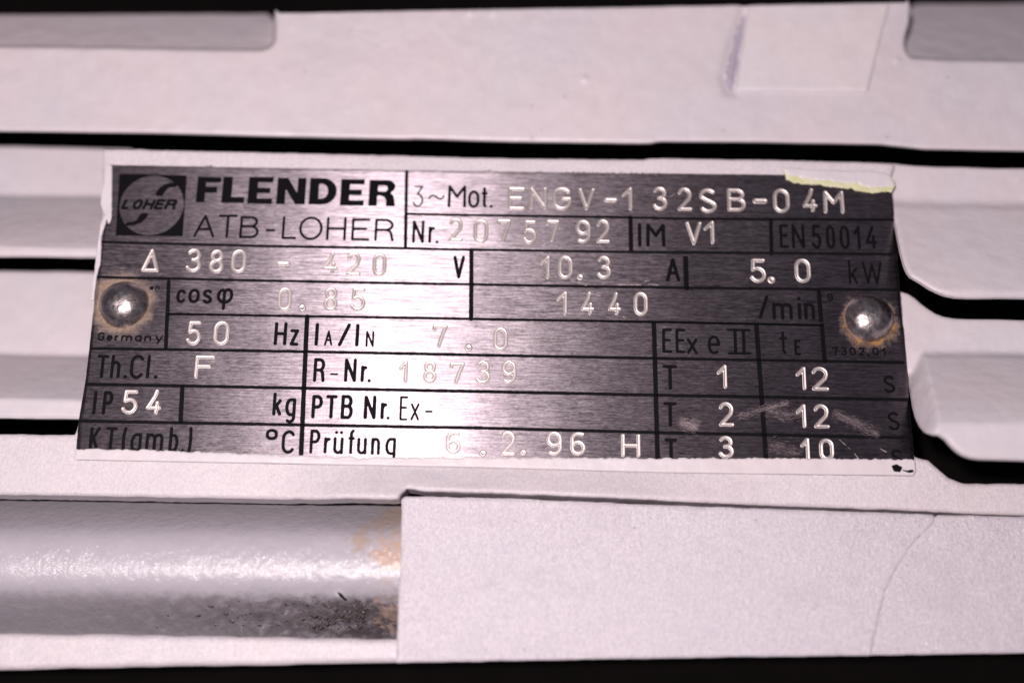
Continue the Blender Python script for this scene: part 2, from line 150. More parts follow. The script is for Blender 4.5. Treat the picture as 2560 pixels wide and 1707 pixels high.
def metal(name, stained):
    m, t, b, p = mat(name)
    b1 = noise(t, p, 1.0, 4, .65, stretch=(.17, 1, 2.9)); b2 = noise(t, p, 1.0, 3, .6, stretch=(.8, 1, 5.), off=13.)
    big = noise(t, p, .12, 3, .6, stretch=(.5, 1, 1), off=4.); sp = noise(t, p, 3.2, 2, .5, stretch=(.45, 1, 1.2), off=31.)
    tone = mix(t, .5, ramp(t, b1, [(.34, .08), (.66, 1.)]), ramp(t, b2, [(.32, .22), (.68, 1.)]))
    c = mix(t, 1., (.47, .413, .445), tone, 'MULTIPLY')
    c = mix(t, ramp(t, big, [(.35, 0.), (.7, .35)]), c, (.23, .19, .22))
    b.inputs['Metallic'].default_value = 1.
    rr = ramp(t, b2, [(.25, .38), (.75, .51)])
    rr = mix(t, ramp(t, sp, [(.62, 0.), (.74, .5)]), rr, (.58, .58, .58))
    b.inputs['Anisotropic'].default_value = .9
    tg = N(t, 'ShaderNodeCombineXYZ'); tg.inputs[2].default_value = 1.
    t.links.new(tg.outputs[0], b.inputs['Tangent'])
    nn = bump(t, b1, .45, .016); nn = bump(t, big, .3, .25, nn)
    nn = bump(t, sp, .3, .03, nn)
    if stained:                                   # rust and old varnish round the two rivets
        met = 1.
        for k, ((u, v), col, col2, du, dv, r0) in enumerate(((RIV[0], (.50, .36, .25), (.26, .16, .09), -.5, .1, 6.2), (RIV[1], (.58, .33, .11), (.25, .12, .05), .1, -.8, 5.0))):
            d = dist_to(t, p, u+du, v+dv)
            n = noise(t, p, .55, 5, .7, off=50.+k*17)
            f = math_(t, 'ADD', math_(t, 'MULTIPLY', math_(t, 'SUBTRACT', n, .5), 5.5), d)
            f = ramp(t, math_(t, 'DIVIDE', f, r0*1.25), [(.55, 1.), (.83, 0.)])
            f = math_(t, 'MULTIPLY', f, .92 if k else .72)
            cc = mix(t, ramp(t, noise(t, p, 1.6, 4, .7, off=70.), [(.35, 0.), (.65, 1.)]), col, col2 if k else (.30, .20, .12))
            c = mix(t, f, c, cc)
            met = math_(t, 'MULTIPLY', math_(t, 'SUBTRACT', 1., math_(t, 'MULTIPLY', f, .8)), met)
            rr = mix(t, f, rr, (.6, .6, .6))
        t.links.new(met, b.inputs['Metallic'])
    t.links.new(c, b.inputs['Base Color']); t.links.new(rr, b.inputs['Roughness']); t.links.new(nn, b.inputs['Normal'])
    return m
M_metal = metal('brushed_aluminium', True)

m, t, b, p = mat('stamped_aluminium'); M_stamp = m
b.inputs['Metallic'].default_value = .93; b.inputs['Roughness'].default_value = .5
t.links.new(mix(t, noise(t, p, 1.4, 3), (.60, .535, .515), (.80, .735, .70)), b.inputs['Base Color'])
t.links.new(bump(t, noise(t, p, 5., 2), .2, .03), b.inputs['Normal'])
m, t, b, p = mat('scratched_aluminium'); M_scr = m
b.inputs['Metallic'].default_value = .6; b.inputs['Roughness'].default_value = .6; b.inputs['Base Color'].default_value = (.38, .31, .32, 1)
m, t, b, p = mat('black_ink'); M_ink = m
t.links.new(mix(t, noise(t, p, 1.5, 3), (.002, .0018, .003), (.006, .005, .007)), b.inputs['Base Color'])
b.inputs['Roughness'].default_value = .6; b.inputs['Specular IOR Level'].default_value = .08
m, t, b, p = mat('yellow_primer'); M_yel = m
t.links.new(mix(t, ramp(t, noise(t, p, .7, 4, .7), [(.35, 0.), (.65, 1.)]), (.74, .72, .55), (.58, .59, .28)), b.inputs['Base Color']); b.inputs['Roughness'].default_value = .6
t.links.new(bump(t, noise(t, p, 2., 4), .5, .2), b.inputs['Normal'])
m, t, b, p = mat('worn_steel'); M_riv = m
b.inputs['Metallic'].default_value = 1.
t.links.new(mix(t, ramp(t, noise(t, p, .8, 5, .7), [(.4, 0.), (.7, 1.)]), (.60, .555, .55), (.30, .25, .23)), b.inputs['Base Color'])
t.links.new(ramp(t, noise(t, p, 1.2, 4), [(.3, .24), (.7, .44)]), b.inputs['Roughness'])
t.links.new(bump(t, noise(t, p, .5, 4, .55), .6, .3), b.inputs['Normal'])

m, t, b, p = mat('grimy_shaded_white_paint'); M_rib = m
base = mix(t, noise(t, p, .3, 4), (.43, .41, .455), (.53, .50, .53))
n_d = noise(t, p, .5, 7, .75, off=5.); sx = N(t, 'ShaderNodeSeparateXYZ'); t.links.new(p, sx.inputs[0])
low = math_(t, 'DIVIDE', math_(t, 'SUBTRACT', -45.6, sx.outputs[2]), 2.2, True)          # dirt, with shade painted in, along the lower side
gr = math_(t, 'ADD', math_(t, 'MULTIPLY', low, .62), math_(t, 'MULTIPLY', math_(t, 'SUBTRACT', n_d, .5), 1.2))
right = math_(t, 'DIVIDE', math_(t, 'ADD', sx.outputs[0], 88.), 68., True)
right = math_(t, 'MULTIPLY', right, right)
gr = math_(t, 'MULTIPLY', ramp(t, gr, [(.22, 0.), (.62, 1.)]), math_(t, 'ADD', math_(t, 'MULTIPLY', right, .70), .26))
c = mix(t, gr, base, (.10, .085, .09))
for k, (u, v, r0) in enumerate(RUSTR):
    f = math_(t, 'ADD', math_(t, 'MULTIPLY', math_(t, 'SUBTRACT', noise(t, p, .5, 8, .8, off=11.*k), .5), 17.), dist_to(t, p, u, v))
    c = mix(t, ramp(t, math_(t, 'DIVIDE', f, r0), [(.42, .9), (.72, 0.)]), c, [(.52, .41, .35), (.55, .39, .30), (.48, .37, .32), (.42, .31, .26)][k])
t.links.new(c, b.inputs['Base Color']); b.inputs['Roughness'].default_value = .42; b.inputs['Coat Weight'].default_value = 1.; b.inputs['Coat Roughness'].default_value = .2
t.links.new(bump(t, noise(t, p, .66, 4, .65, stretch=(1.1, 1, .55)), 1., .62), b.inputs['Coat Normal'])
t.links.new(bump(t, noise(t, p, 1.3, 4, .6), .5, .14), b.inputs['Normal'])

m, t, b, p = mat('dirty_grit'); M_grit = m
t.links.new(mix(t, ramp(t, noise(t, p, 1.1, 2), [(.52, 0.), (.72, 1.)]), (.055, .045, .045), (.36, .29, .24)), b.inputs['Base Color']); b.inputs['Roughness'].default_value = .7
# ------------------------------------------------------------------ shape helpers
rng = np.random.default_rng(7); random.seed(7)
_tab = rng.random((256, 256))
def vnoise(U, V, s=1., o=0):                       # smooth value noise, about -1..1
    x = U*s + 37.3 + o*11.7; y = V*s + 91.1 + o*5.3
    xi = np.floor(x).astype(int); yi = np.floor(y).astype(int); fx = x-xi; fy = y-yi
    fx = fx*fx*(3-2*fx); fy = fy*fy*(3-2*fy); g = lambda a, c: _tab[a % 256, c % 256]
    return 2*((g(xi, yi)*(1-fx)+g(xi+1, yi)*fx)*(1-fy)+(g(xi, yi+1)*(1-fx)+g(xi+1, yi+1)*fx)*fy)-1
def sdf_poly(pts):
    A = np.array(pts, float); B = np.roll(A, -1, 0)
    def f(U, V):
        d = np.full(U.shape, 1e9); ins = np.zeros(U.shape, bool)
        for (ax, ay), (bx, by) in zip(A, B):
            ex, ey = bx-ax, by-ay; L = ex*ex+ey*ey+1e-12
            tt = np.clip(((U-ax)*ex+(V-ay)*ey)/L, 0, 1)
            d = np.minimum(d, (U-ax-tt*ex)**2+(V-ay-tt*ey)**2)
            if ay != by: ins ^= ((ay > V) != (by > V)) & (U < (bx-ax)*(V-ay)/(by-ay)+ax)
        d = np.sqrt(d); return np.where(ins, -d, d)
    return f
def sdf_xor(polys):
    fs = [sdf_poly(q) for q in polys]
    def f(U, V):
        d = None; ins = None
        for g in fs:
            s = g(U, V); d = np.abs(s) if d is None else np.minimum(d, np.abs(s)); ins = (s < 0) if ins is None else ins ^ (s < 0)
        return np.where(ins, -d, d)
    return f
def sdf_lines(lines, hw):
    def f(U, V):
        d = np.full(U.shape, 1e9)
        for l in lines:
            for (ax, ay), (bx, by) in zip(l[:-1], l[1:]) if len(l) > 1 else [(l[0], l[0])]:
                ex, ey = bx-ax, by-ay; L = ex*ex+ey*ey+1e-12
                tt = np.clip(((U-ax)*ex+(V-ay)*ey)/L, 0, 1)
                d = np.minimum(d, (U-ax-tt*ex)**2+(V-ay-tt*ey)**2)
        return np.sqrt(d)-hw
    return f
def chaikin(pts, n=2):
    for _ in range(n):
        q = []
        for a, c in zip(pts, pts[1:]+pts[:1]):
            q += [(a[0]*.75+c[0]*.25, a[1]*.75+c[1]*.25), (a[0]*.25+c[0]*.75, a[1]*.25+c[1]*.75)]
        pts = q
    return pts
def bounds(pts, m=.5):
    a = np.array(pts); return a[:, 0].min()-m, a[:, 0].max()+m, a[:, 1].min()-m, a[:, 1].max()+m
def sheet_data(sdf, bb, cell, height, skirt=0., back=False, V0=0):
    us = np.arange(bb[0], bb[1]+cell, cell); vs = np.arange(bb[2], bb[3]+cell, cell)
    U, V = np.meshgrid(us, vs, indexing='ij'); S = sdf(U, V); I = S < 0
    cnt = I[:-1, :-1].astype(int)+I[1:, :-1]+I[1:, 1:]+I[:-1, 1:]
    idx = -np.ones(U.shape, int); used = np.zeros(U.shape, bool)
    full = cnt == 4; part = (cnt > 0) & (cnt < 4); any_ = full | part
    for a in (0, 1):
        for c in (0, 1): used[a:a+any_.shape[0], c:c+any_.shape[1]] |= any_
    used &= I; idx[used] = np.arange(used.sum())
    pu = list(U[used]); pv = list(V[used]); ps = list(S[used]); faces = []
    i, j = np.nonzero(full)
    faces = [tuple(q) for q in np.stack([idx[i, j], idx[i+1, j], idx[i+1, j+1], idx[i, j+1]], 1).tolist()]
    cache = {}
    def cross(a, c):
        k = (a, c) if a < c else (c, a)
        if k not in cache:
            s0, s1 = S[a], S[c]; tt = min(max(s0/(s0-s1), .03), .97)
            cache[k] = len(pu); pu.append(U[a]+(U[c]-U[a])*tt); pv.append(V[a]+(V[c]-V[a])*tt); ps.append(0.)
        return cache[k]
    i, j = np.nonzero(part)
    for x, y in zip(i.tolist(), j.tolist()):
        cs = [(x, y), (x+1, y), (x+1, y+1), (x, y+1)]; poly = []
        for a, c in zip(cs, cs[1:]+cs[:1]):
            if I[a]: poly.append(int(idx[a]))
            if I[a] != I[c]: poly.append(cross(a, c))
        if len(poly) > 2: faces.append(tuple(poly))
    pu = np.array(pu); pv = np.array(pv); ps = np.array(ps); W = height(pu, pv, ps)
    co = np.stack([pu, -W, pv], 1); flat = []; bk = []
    if skirt:
        ed = {}
        for f in faces:
            for a, c in zip(f, f[1:]+f[:1]): ed[(a, c)] = 1
        bd = [e for e in ed if (e[1], e[0]) not in ed]
        vs_ = sorted({v for e in bd for v in e}); mp = {v: k for k, v in enumerate(vs_)}; n0 = len(co); nb = len(vs_)
        top = co[vs_]; bot = top.copy(); bot[:, 1] += skirt
        co = np.concatenate([co, top, bot]); flat = [(n0+mp[c], n0+mp[a], n0+nb+mp[a], n0+nb+mp[c]) for a, c in bd]
        if back:
            o = len(co); q = np.stack([pu, -W+skirt, pv], 1); co = np.concatenate([co, q]); bk = [tuple(o+k for k in f[::-1]) for f in faces]
    return co, faces, flat, bk
def link(name, parts, mats, parent=None, smooth=True):
    """parts: list of sheet_data results joined into one mesh"""
    co = []; F = []; sm = []; mi = []; o = 0
    for c, f, fl, bk in parts:
        co.append(c); F += [tuple(o+k for k in q) for q in f+fl+bk]
        sm += [smooth]*len(f)+[False]*len(fl)+[False]*len(bk); mi += [0]*(len(f)+len(fl))+[1]*len(bk); o += len(c)
    co = np.concatenate(co)*MM
    org = (co.min(0)+co.max(0))/2; org[1] = co[:, 1].max()
    me = bpy.data.meshes.new(name); me.from_pydata((co-org).tolist(), [], F)
    for k in mats: me.materials.append(k)
    me.polygons.foreach_set('use_smooth', sm); me.polygons.foreach_set('material_index', mi); me.update()
    ob = bpy.data.objects.new(name, me); sc.collection.objects.link(ob); ob.location = org
    if parent:
        ob.parent = parent; off = Vector((0, 0, 0)); q = parent
        while q: off += q.location; q = q.parent
        ob.location = Vector(org)-off
    return ob
def thing(name, label, cat, loc):
    e = bpy.data.objects.new(name, None); sc.collection.objects.link(e); e.location = Vector(loc)*MM
    e.empty_display_size = .01; e['label'] = label; e['category'] = cat; return e
def rounded(S, r):                                 # drop of a rounded edge
    x = np.clip((S+r)/r, 0, 1); return r*(1-np.sqrt(np.maximum(0, 1-x*x)))
sstep = lambda a, c, x: (lambda q: q*q*(3-2*q))(np.clip((x-a)/(c-a), 0, 1))

# ------------------------------------------------------------------ setting: added black backdrop, its colour standing for the dark of gaps and outer bands
def box_data(u0, u1, v0, v1, w0, w1):
    c = np.array([(u, -w, v) for w in (w0, w1) for v in (v0, v1) for u in (u0, u1)], float)
    return c, [(0, 2, 3, 1), (4, 5, 7, 6), (0, 1, 5, 4), (2, 6, 7, 3), (0, 4, 6, 2), (1, 3, 7, 5)], [], []
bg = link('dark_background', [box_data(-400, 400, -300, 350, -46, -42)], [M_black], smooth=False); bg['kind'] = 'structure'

# ------------------------------------------------------------------ upper cover
cover = thing('upper_cover', 'smooth white painted cover above the long black gap, with two grey pockets', 'cover', (0, 10, 33))
P1, P2 = sdf_poly(chaikin(POCK1[:], 1)), sdf_poly(chaikin(list(POCK2), 1))
def h_cover(U, V, S):
    w = np.full(U.shape, -2.)
    for f, slope, soft in ((P1, .75, 2.0), (P2, .75, 1.6)):
        s = f(U, V); q = sstep(.0, soft, -s)
        vb = VB[0] if f is P1 else VB[1]
        w -= q*np.clip(.15+(V-vb)*slope, .1, 19)
    w -= .8*np.exp(-(sdf_poly(BOSSL)(U, V).clip(-9, 9)+.3)**2/1.1)
    for u, v, r, a in BUMPS:
        d2 = (U-u)**2+(V-v)**2; w += 1.6*a*np.exp(-d2/(r*r)*1.6)
    w += .10*vnoise(U, V, .09)+.03*vnoise(U, V, .4, 3)+.05*vnoise(U, V, 1.1, 5)*sstep(41, 48, V)*sstep(-45, -20, U)*sstep(30, 0, U)
    return w-rounded(S, .3)
co = sdf_poly(list(COVER))
link('cover_face', [sheet_data(co, bounds(COVER), .42, h_cover, .5, True)], [M_cover, M_black], cover)
bs = sdf_poly(list(BOSS)); cov2 = lambda U, V: np.maximum(bs(U, V)+.12*vnoise(U, V, .5), co(U, V)+.15)
link('cast_pad', [sheet_data(cov2, bounds(BOSS), .3, lambda U, V, S: -1.45+.04*vnoise(U, V, .2)-rounded(np.maximum(S, bs(U, V)), .8), 1.0)], [M_strip], cover)

m, t, b, p = mat('lilac_grime'); M_grime = m
t.links.new(mix(t, noise(t, p, .8, 5, .7), (.27, .25, .33), (.50, .45, .50)), b.inputs['Base Color']); b.inputs['Roughness'].default_value = .6
gb = sdf_poly(chaikin(list(BOSSL)))
gs = lambda U, V: np.maximum(np.maximum(gb(U, V)+.35*vnoise(U, V, .5, 3)+.3*vnoise(U, V, 1.7, 4), co(U, V)+.3), .12-bs(U, V))
link('grime_streak', [sheet_data(gs, bounds(BOSSL, 1.2), .2, lambda U, V, S: h_cover(U, V, S*0-9)+.05)], [M_grime], cover)

# ------------------------------------------------------------------ motor housing
motor = thing('motor_housing', 'white painted ribbed motor casing behind and around the nameplate', 'motor', (0, 0, -27))
pad_n = lambda U, V: .07*vnoise(U, V, .11)+.02*vnoise(U, V, .5, 2)+.5*np.clip(-25.5-.012*U-V, 0, 6)*sstep(-38, -18, U)*sstep(48, 15, U)
po = sdf_poly(list(PAD))
pad_s = lambda U, V: po(U, V)+.07*vnoise(U, V, .35, 1)+.05*vnoise(U, V, 1.3, 4)
link('mounting_pad', [sheet_data(pad_s, bounds(PAD), .4, lambda U, V, S: -.8+pad_n(U, V)-rounded(S, .55), 5., True)], [M_paint, M_black], motor)
def fin(name, out, band, extra=None, n=0, wid=1.):
    v1, v2, wd, wl = band
    def h(U, V, S):
        d = v1-V+.25*vnoise(U, V, .06, n)
        if extra is not None: d = np.minimum(d, extra(U, V))
        q = np.clip(d/(v1-v2), 0, 1); q0 = sstep(0, .16, q)*q
        w = wd+(wl-wd)*(1-(1-q0)**1.12)
        w += .10*vnoise(U, V, .10, n+1)+.035*vnoise(U, V*3, .22, n+2)*sstep(0, .1, q)
        return w-rounded(S, .4)
    s0 = sdf_poly(chaikin(list(out), 1) if n > 2 else list(out)); s = lambda U, V: s0(U, V)+.10*vnoise(U, V, .2, n+6)
    ob = link(name, [sheet_data(s, bounds(out), .4, h, .8, True)], [M_fin, M_black], motor); return ob
fin('cooling_fin', FLU, BANDS['FLU'], n=0); fin('cooling_fin', FLL, BANDS['FLL'], n=1)
fin('cooling_fin', FRU, BANDS['FRU'], n=3)
(e0, e1), (e2, e3) = FRLEND
fin('cooling_fin', FRL, BANDS['FRL'], lambda U, V: ((U-(e0+(V-e1)*(e2-e0)/(e3-e1)))*3.), n=5)
rv = np.array(RIBP)[::-1]
def h_rib(U, V, S):
    x_ = V-.012*(U+20); w = sum(np.interp(x_+o, rv[:, 0], rv[:, 1])*k for o, k in ((-1.5, .12), (-.75, .23), (0, .3), (.75, .23), (1.5, .12)))
    low = sstep(-46.0, -48.0, V); rt = sstep(-80, -25, U)**1.5
    w += .05*vnoise(U, V, .25, 3)+(.03+.55*rt)*low*np.maximum(vnoise(U, V, 1.0, 8), -.1)+.35*low*rt*vnoise(U, V, .55, 9)+.2*low*rt*vnoise(U, V, 2.1, 10)
    w += .05*vnoise(U, V, 1.4, 12)*sstep(-70, -30, U)
    d2 = (U-CHIPB[0])**2/1.2+(V-CHIPB[1])**2/.5; w += .9*np.exp(-d2*1.2)
    return w
link('round_rib', [sheet_data(sdf_poly(list(RIBO)), bounds(RIBO), .3, h_rib, 1.5, True)], [M_rib, M_black], motor)
qc = [(CHIPB[0]-.2, CHIPB[1]+.9), (CHIPB[0]+.5, CHIPB[1]+.6), (CHIPB[0]+1.3, CHIPB[1]-.3), (CHIPB[0]+1.2, CHIPB[1]-.6), (CHIPB[0]+.3, CHIPB[1]+.1)]
link('paint_chip', [sheet_data(sdf_poly(qc), bounds(qc), .1, lambda U, V, S: h_rib(U, V, S)+.1)], [M_ink], motor)
cc = []; ff = []
for k in range(300):                               # loose grit lying along the lower side of the rib
    u = -20-abs(random.gauss(0, 11)); v = random.uniform(-51.5, -47.2)+.012*(u+20); r = random.choice((.07, .1, .13, .2, .38))*random.uniform(.7, 1.2)
    w0 = float(h_rib(np.array([u]), np.array([v]), None)[0]); o = len(cc)
    for dx, dy, dz in ((1, 0, 0), (-1, 0, 0), (0, 1, 0), (0, -1, 0), (0, 0, 1), (0, 0, -1)):
        q = r*random.uniform(.5, 1.5); cc.append((u+dx*q*1.3, -(w0+.05+dz*q*.8), v+dy*q*.8))
    for a, c_, e_ in ((0, 2, 4), (2, 1, 4), (1, 3, 4), (3, 0, 4), (2, 0, 5), (1, 2, 5), (3, 1, 5), (0, 3, 5)): ff.append((o+a, o+c_, o+e_))
g_ = link('grit', [(np.array(cc), ff, [], [])], [M_grit], motor); g_['kind'] = 'stuff'
lg = sdf_poly(list(LEDGE))
link('lower_ledge', [sheet_data(lambda U, V: lg(U, V)+.12*vnoise(U, V, .3, 2), bounds(LEDGE), .4, lambda U, V, S: -2+.06*vnoise(U, V, .2)-rounded(S, .9), 3., True)], [M_paint, M_black], motor)
sd = sdf_poly(list(SIDE))
link('side_panel', [sheet_data(lambda U, V: sd(U, V)+.05*vnoise(U, V, .6, 2), bounds(SIDE), .4, lambda U, V, S: -.16+.08*vnoise(U, V, .09)+.03*vnoise(U, V, .35, 4)-rounded(S, .2), 3., True)], [M_grain, M_black], motor)

# ------------------------------------------------------------------ cover plate at lower right
blk = thing('cover_plate', 'large white cover plate with grainy paint below the nameplate', 'cover plate', (20, 0, -54))
bo = sdf_poly(list(BLOCK))
link('plate_face', [sheet_data(lambda U, V: bo(U, V)+.05*vnoise(U, V, .5, 2)+.04*vnoise(U, V, 1.6, 7), bounds(BLOCK), .4,
     lambda U, V, S: .0+.08*vnoise(U, V, .09)+.03*vnoise(U, V, .35, 4)-rounded(S, .25), 6., True)], [M_grain, M_black], blk)

# ------------------------------------------------------------------ nameplate
plate = thing('nameplate', 'brushed aluminium nameplate with black print and stamped numbers, held by two rivets', 'nameplate', (0, 0, -26))
def h_plate(U, V):
    w = .05*vnoise(U, V, .07, 1)+.02*vnoise(U, V, .2, 2)
    x = U-RC[0]; row = sstep(RC[1]+.4, RC[1]-.4, V)*sstep(RC[2]-.4, RC[2]+.4, V)   # the sheet is creased along one ruled field edge
    w = w+row*np.where(x > 0, -.26*(1-np.exp(-x/9)), -.13*(1-np.exp(x/13)))
    for (u, v) in RIV: w = w-.25*np.exp(-((U-u)**2+(V-v)**2)/30.)
    return w
pl = sdf_poly(list(PLATE))
link('plate_sheet', [sheet_data(lambda U, V: pl(U, V)+.03*vnoise(U, V, 1.1, 3), bounds(PLATE), .4, lambda U, V, S: h_plate(U, V)-rounded(S, .22), .75)], [M_metal], plate)

# stroke letters: each glyph fills its box (0..1, 0..1)
def arc(cx, cy, rx, ry, a0, a1, n=12):
    return [(cx+rx*math.cos(math.radians(a0+(a1-a0)*k/n)), cy+ry*math.sin(math.radians(a0+(a1-a0)*k/n))) for k in range(n+1)]
G = {
 '0': [arc(.5, .7, .5, .3, 0, 180)+arc(.5, .3, .5, .3, 180, 360)+[(1, .7)]],
 '1': [[(0, .68), (.8, 1), (.8, 0)]],
 '2': [arc(.48, .72, .48, .28, 160, -25)+[(.86, .5), (0, 0), (1, 0)]],
 '3': [arc(.45, .76, .45, .24, 150, -80)+[(.38, .53), (.5, .53)]+arc(.45, .27, .53, .27, 80, -155)],
 '3f': [[(.05, 1), (.95, 1), (.42, .6), (.6, .6)]+arc(.48, .3, .52, .3, 70, -160)],
 '4': [[(.68, 1), (.55, .75), (0, .22), (1, .22)], [(.80, .46), (.74, 0)]],
 '4p': [[(.68, 1), (0, .25), (1, .25)], [(.75, .55), (.75, 0)]],
 '5': [[(.92, 1), (.12, 1), (.08, .55)]+arc(.45, .31, .53, .31, 120, -155)],
 '6': [[(.9, .98)]+arc(.55, .72, .55, .28, 80, 180)+arc(.5, .29, .5, .29, 180, 540, 22)],
 '7': [[(.02, .86), (.04, 1), (1, 1), (.72, .55), (.45, 0)]],
 '8': [arc(.5, .765, .43, .235, 0, 360, 20), arc(.5, .265, .5, .265, 0, 360, 20)],
 '9': [arc(.5, .70, .5, .30, 0, 360, 20), [(1, .7)]+arc(.47, .3, .53, .3, 0, -125)],
 '.': [[(.5, .5)]], '-': [[(0, .5), (1, .5)]], '|': [[(.5, 0), (.5, 1)]], '/': [[(0, 0), (1, 1)]],
 '~': [[(0, .1)]+arc(.25, .35, .22, .6, 170, 20, 8)+arc(.75, .65, .22, .6, 200, 350, 8)+[(1, .95)]],
 'Δ': [[(0, 0), (.55, 1), (1, 0), (0, 0)]],
 'A': [[(0, 0), (.5, 1), (1, 0)], [(.18, .34), (.82, .34)]],
 'B': [[(0, 0), (0, 1), (.55, 1)]+arc(.55, .77, .37, .23, 90, -90)+[(0, .54)], [(.55, .54)]+arc(.6, .27, .4, .27, 90, -90)+[(0, 0)]],
 'C': [arc(.55, .68, .55, .32, 35, 180)+arc(.55, .32, .55, .32, 180, 325)],
 'E': [[(1, 1), (0, 1), (0, 0), (1, 0)], [(0, .53), (.82, .53)]],
 'F': [[(1, 1), (0, 1), (0, 0)], [(0, .52), (.78, .52)]],
 'G': [arc(.52, .66, .52, .34, 35, 180)+arc(.52, .34, .48, .34, 180, 355)+[(1, .5), (.6, .5)]],
 'H': [[(0, 0), (0, 1)], [(1, 0), (1, 1)], [(0, .5), (1, .5)]],
 'K': [[(0, 0), (0, 1)], [(1, 1), (0, .38)], [(.3, .58), (1, 0)]],
 'L': [[(0, 1), (0, 0), (1, 0)]],
 'M': [[(0, 0), (.02, 1), (.5, .48), (.98, 1), (1, 0)]],
 'N': [[(0, 0), (0, 1), (1, 0), (1, 1)]],
 'O': [arc(.5, .5, .5, .5, 0, 360, 28)],
 'P': [[(0, 0), (0, 1), (.5, 1)]+arc(.5, .74, .5, .26, 90, -90)+[(0, .48)]],
 'R': [[(0, 0), (0, 1), (.55, 1)]+arc(.55, .75, .42, .25, 90, -90)+[(0, .5)], [(.55, .5)]+arc(.55, .3, .36, .2, 90, 10)+[(1, 0)]],
 'S': [arc(.5, .75, .5, .25, 40, 200)+[(.3, .57), (.7, .45)]+arc(.5, .25, .5, .25, 20, -150)],
 'T': [[(0, 1), (1, 1)], [(.5, 1), (.5, 0)]], 'V': [[(0, 1), (.5, 0), (1, 1)]],
 'W': [[(0, 1), (.25, 0), (.5, .9), (.75, 0), (1, 1)]],
 'a': [arc(.48, .5, .48, .5, 90, 270)+[(1, 0)], [(1, 0), (1, 1), (.48, 1)]],
 'b': [[(0, 1), (0, 0), (.5, 0)]+arc(.5, .34, .5, .34, -90, 90)+[(0, .68)]],
 'c': [arc(.55, .6, .55, .4, 40, 180)+arc(.55, .4, .55, .4, 180, 320)],
 'e': [[(0, .52), (1, .52)]+arc(.5, .6, .5, .4, 0, 180)+arc(.5, .4, .5, .4, 180, 310)],
 'f': [arc(.75, .8, .4, .2, 90, 180)+[(.35, 0)], [(0, .66), (.85, .66)]],
 'g': [[(1, .35), (1, 1), (.5, 1)]+arc(.5, .66, .5, .34, 90, 270)+[(1, .32)], [(1, .4), (1, .2)]+arc(.5, .2, .5, .2, 0, -130)],
 'h': [[(0, 0), (0, 1)], [(0, .55)]+arc(.5, .5, .5, .2, 160, 0)+[(1, 0)]],
 'i': [[(.5, 0), (.5, .68)], [(.5, 1), (.5, .97)]],
 'k': [[(0, 0), (0, 1)], [(.95, .66), (.05, .28)], [(.35, .42), (1, 0)]],
 'm': [[(0, 0), (0, 1)], [(0, .75)]+arc(.25, .72, .25, .28, 150, 0)+[(.5, 0)], [(.5, .72)]+arc(.75, .72, .25, .28, 150, 0)+[(1, 0)]],
 'n': [[(0, 0), (0, 1)], [(0, .72)]+arc(.5, .68, .5, .32, 150, 0)+[(1, 0)]],
 'o': [arc(.5, .62, .5, .38, 0, 180)+arc(.5, .38, .5, .38, 180, 360)+[(1, .62)]],
 'r': [[(0, 0), (0, 1)], [(0, .7)]+arc(.75, .55, .7, .42, 150, 75)],
 's': [arc(.5, .76, .47, .24, 35, 200)+[(.3, .56), (.7, .46)]+arc(.5, .24, .5, .24, 20, -150)],
 't': [[(.45, 1), (.45, .15)]+arc(.75, .15, .3, .15, 180, 280), [(0, .72), (1, .72)]],
 'u': [[(0, 1), (0, .3)]+arc(.5, .3, .5, .3, 180, 330)+[(1, .3)], [(1, 1), (1, 0)]],
 'ü': [[(0, .68), (0, .2)]+arc(.5, .2, .5, .2, 180, 330)+[(1, .2)], [(1, .68), (1, 0)], [(.15, .98), (.15, .97)], [(.85, .98), (.85, .97)]],
 'x': [[(0, 0), (1, 1)], [(0, 1), (1, 0)]], 'y': [[(0, 1), (.5, .35)], [(1, 1), (.3, 0)]],
 'z': [[(0, 1), (1, 1), (0, 0), (1, 0)]], '(': [arc(1, .5, 1, .58, 120, 240)], ')': [arc(0, .5, 1, .58, 60, -60)],
 'φ': [arc(.5, .66, .5, .34, 110, 360)+arc(.72, .72, .28, .28, 0, 170)+[(.46, .55), (.46, 0)]],
 'II': [[(0, 1), (1, 1)], [(0, 0), (1, 0)], [(.3, 0), (.3, 1)], [(.7, 0), (.7, 1)], [(.33, 0), (.33, 1)], [(.73, 0), (.73, 1)]],
}
def strokes(ch, u0, u1, v0, v1, hw, slant=0.):
    a, c, d, e = u0+hw, u1-hw, v0+hw, v1-hw
    if c < a: a = c = (u0+u1)/2
    if e < d: d = e = (v0+v1)/2
    return [[(a+(c-a)*x+slant*(y-.5), d+(e-d)*y) for x, y in l] for l in G[ch]]
H_INK, H_STAMP = .022, .03
def ink(sdf, bb, cell=.085, lift=0.):
    return sheet_data(lambda U, V: sdf(U, V)+.018*vnoise(U, V, 2.6, 5), bb, cell, lambda U, V, S: h_plate(U, V)+H_INK+lift)
for word, hw, chars in PRINTED:
    parts = []
    for ch, u0, u1, v0, v1 in chars:
        if ch == '.': hw_ = (u1-u0)/2
        else: hw_ = hw*1.06+.012
        parts.append(ink(sdf_lines(strokes(ch, u0, u1, v0, v1, hw_), hw_), (u0-.2, u1+.2, v0-.2, v1+.2), min(.085, hw_*.55)))
    link('printed_word', parts, [M_ink], plate)
